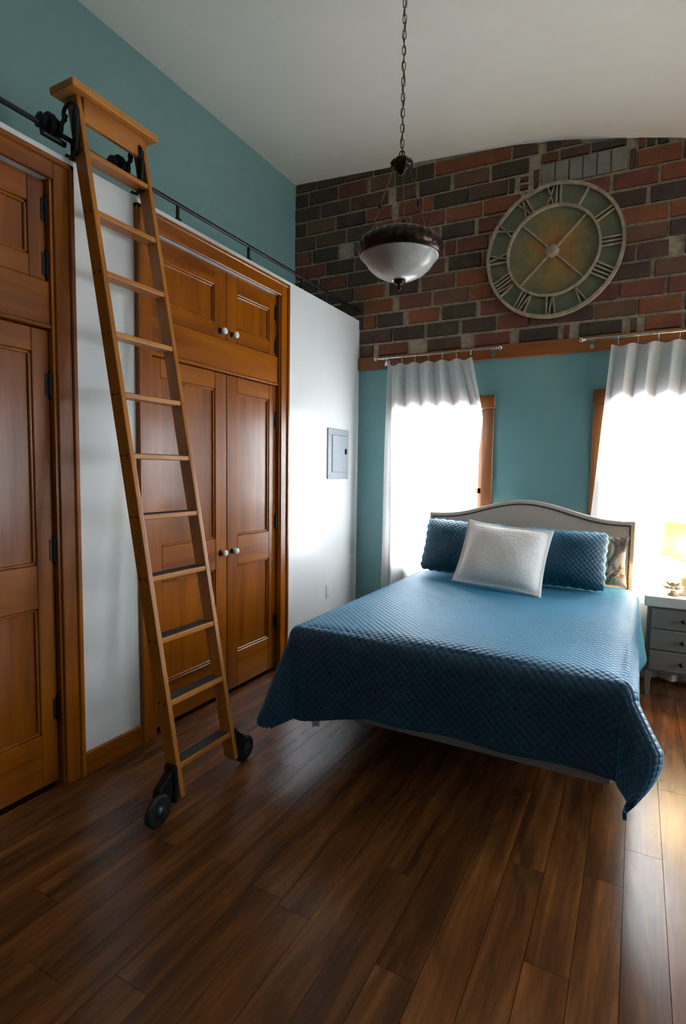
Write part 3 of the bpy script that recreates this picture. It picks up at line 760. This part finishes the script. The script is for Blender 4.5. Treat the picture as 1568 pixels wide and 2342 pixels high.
# ------------------------------------------------------------------ pillows
def pillow(name, label, mat, w_, h_, th, loc, tilt, yaw=0, roll=0, flange=0, pinch=.06, group=None, seed=0, scal=0, rc=0):
    n = 36; m = MB(); m.uv = []; rnd = random.Random(seed); ph = rnd.uniform(0, 6)
    for side in (1, -1):
        for j in range(n+1):
            for i in range(n+1):
                u, v = -1+2*i/n, -1+2*j/n
                cu = max(0, 1-abs(u)**2.6); cv = max(0, 1-abs(v)**2.6)
                inn = 1-flange
                fu = max(0, 1-abs(u/inn)**2.8) if flange else cu; fv = max(0, 1-abs(v/inn)**2.8) if flange else cv
                t = th/2*(fu*fv)**.55
                t += .006*math.sin(5*u+ph)*math.sin(4*v+ph*2)*(fu*fv)
                x = u*w_/2*(1-pinch*(1-v*v)*0-pinch*(1-v*v)*abs(u)); z = v*h_/2*(1-pinch*(1-u*u)*abs(v))
                q_ = 1-rc*u**4*v**4; x *= q_; z *= q_
                if scal: x += scal*math.sin(v*22)*abs(u)**8*(1 if u > 0 else -1); z += scal*math.sin(u*30)*abs(v)**8
                wob = .012*math.sin(3*u+ph)*abs(v)**3 if flange else 0
                m.v.append((x, side*-1*(t+.002)+wob, z)); m.uv.append((u*w_/2, v*h_/2))
    N1 = (n+1)**2
    for j in range(n):
        for i in range(n):
            a = j*(n+1)+i; m.f.append((a, a+1, a+n+2, a+n+1)); m.f.append((a+N1, a+n+1+N1, a+n+2+N1, a+1+N1))
    ed = [j for j in range(n+1)]+[j*(n+1)+n for j in range(1, n+1)]+[n*(n+1)+i for i in range(n-1, -1, -1)]+[j*(n+1) for j in range(n-1, 0, -1)]
    for a, b in zip(ed, ed[1:]+ed[:1]): m.f.append((a, a+N1, b+N1, b))
    o = m.build(name, mat, smooth=True)
    o.location = loc; o.rotation_euler = (tilt, roll, yaw)
    return tag(o, label, 'pillow', group)
TQ = .655
pillow('bed_pillow', 'grey swirl-patterned pillow at the right, half behind the blue sham', M['greypil'], .62, .33, .13, (-.34, 3.985, .825), -.2, group='grey pillows against the headboard', seed=2)
pillow('bed_pillow', 'grey swirl-patterned pillow hidden behind the left blue sham', M['greypil'], .62, .33, .13, (-1.035, 3.985, .825), -.2, group='grey pillows against the headboard', seed=5)
pillow('pillow_sham', 'dark blue quilted sham at the left of the headboard', M['sham'], .64, .41, .23, (-1.06, 3.785, .865), -.34, -.04, .03, pinch=.09, group='blue quilted shams', seed=1, scal=.004, rc=.1)
pillow('pillow_sham', 'dark blue quilted sham at the right, behind the white pillow', M['sham'], .60, .40, .23, (-.425, 3.76, .85), -.31, .03, .02, pinch=.09, group='blue quilted shams', seed=4, scal=.004, rc=.1)
pillow('throw_pillow', 'square white lace throw pillow in front of the blue shams', M['lace'], .55, .46, .16, (-.74, 3.54, .862), -.58, .04, .10, flange=.1, pinch=.05, seed=9)

# ------------------------------------------------------------------ bedside table, lamp, ornament
NX0, NX1, NY0, NY1, NZ = .08, .49, 3.88, 4.11, .645
r = empty('nightstand', ((NX0+NX1)/2, (NY0+NY1)/2, 0), 'white-topped three-drawer nightstand, its body greyed for shade, to the right of the bed', 'nightstand')
bx(NX0+.012, NX1-.012, NY0+.012, NY1, .155, .575).build('body', M['shadedfurn'], r, bevel=.004)
bx(NX0-.008, NX1+.008, NY0-.01, NY1+.01, .575, NZ).build('table_top', M['whitefurn'], r, bevel=.012, seg=3)
for i in range(3):
    z0 = .172+i*.134
    d = bx(NX0+.03, NX1-.03, NY0+.0, NY0+.014, z0, z0+.125).build('drawer', M['shadedfurn'], r, bevel=.004)
    MB().lathe([(.005, 0), (.006, -.012), (.013, -.018), (.012, -.026), (.004, -.03)], ((NX0+NX1)/2, NY0, z0+.062), 14, 'y').build('knob', M['black'], d, smooth=True)
for x in (NX0+.03, NX1-.03):
    for y in (NY0+.03, NY1-.03):
        MB().hexa([(x-.012,y-.012,0),(x+.012,y-.012,0),(x+.012,y+.012,0),(x-.012,y+.012,0),(x-.02,y-.02,.158),(x+.02,y-.02,.158),(x+.02,y+.02,.158),(x-.02,y+.02,.158)]).build('leg', M['shadedfurn'], r, bevel=.002)
LX, LYY = .305, 4.01
r = empty('table_lamp', (LX, LYY, NZ), 'lit bedside lamp with cream drum shade on the nightstand', 'lamp')
MB().lathe([(.055, NZ), (.058, NZ+.012), (.05, NZ+.018), (.03, NZ+.03), (.042, NZ+.06), (.052, NZ+.09), (.046, NZ+.125), (.022, NZ+.16), (.016, NZ+.18)], (LX, LYY, 0), 28).build('lamp_base', M['ceramic'], r, smooth=True)
MB().lathe([(.018, NZ+.175), (.018, NZ+.205), (.011, NZ+.21), (.011, NZ+.24)], (LX, LYY, 0), 18).build('socket', M['gold'], r, smooth=2)
sh = MB(); n = 40
for rr, z in ((.162, .885), (.150, 1.10)):
    for k in range(n): sh.v.append((LX+rr*.97*math.cos(2*PI*k/n), LYY+rr*.62*math.sin(2*PI*k/n), z))
for k in range(n): sh.f.append((k, (k+1) % n, n+(k+1) % n, n+k))
sh = sh.build('lamp_shade', M['shade'], r, smooth=True)
MB().tube([(LX+.092*math.cos(t), LYY+.06*math.sin(t), .868) for t in [2*PI*i/28 for i in range(28)]], .004, 6, closed=True).build('shade_ring', M['gold'], sh, smooth=True)
em = NT('lit_bulb'); e_ = em.n('ShaderNodeEmission'); e_.inputs[0].default_value = (1, .70, .36, 1); e_.inputs[1].default_value = 620
em.l(e_.outputs[0], em.out.inputs[0])
MB().ball((LX, LYY, .965), .029, 16, 1, 1, 1.25).build('bulb', em.m, r, smooth=True)      # the lamp's own light
r = empty('flower_ornament', (.225, 3.955, NZ), 'small beige ceramic flower ornament on the nightstand', 'ornament')
MB().lathe([(.03, NZ), (.034, NZ+.006), (.016, NZ+.02), (.014, NZ+.03)], (.225, 3.955, 0), 16).build('ornament_foot', M['shell'], r, smooth=True)
for ri, (rad_, zc, n_, tl) in enumerate(((.038, .045, 7, .3), (.026, .065, 6, .7))):
    for k in range(n_):
        a = 2*PI*k/n_+ri*.4; m = MB(); m.ball((0, 0, 0), .022, 10, 1.1, .75, .38)
        R_ = Matrix.Rotation(a, 3, 'Z') @ Matrix.Rotation(-tl, 3, 'Y')
        m.v = [tuple(R_ @ Vector((x+.012, y, z))+Vector((.225+rad_*.7*math.cos(a), 3.955+rad_*.6*math.sin(a), NZ+zc))) for x, y, z in m.v]
        m.build('petal', M['shell'], r, smooth=True)
MB().ball((.225, 3.95, NZ+.075), .012, 10).build('flower_centre', M['bronze'], r, smooth=True)

for o in TMP:
    if 'o_' in o: del o['o_']
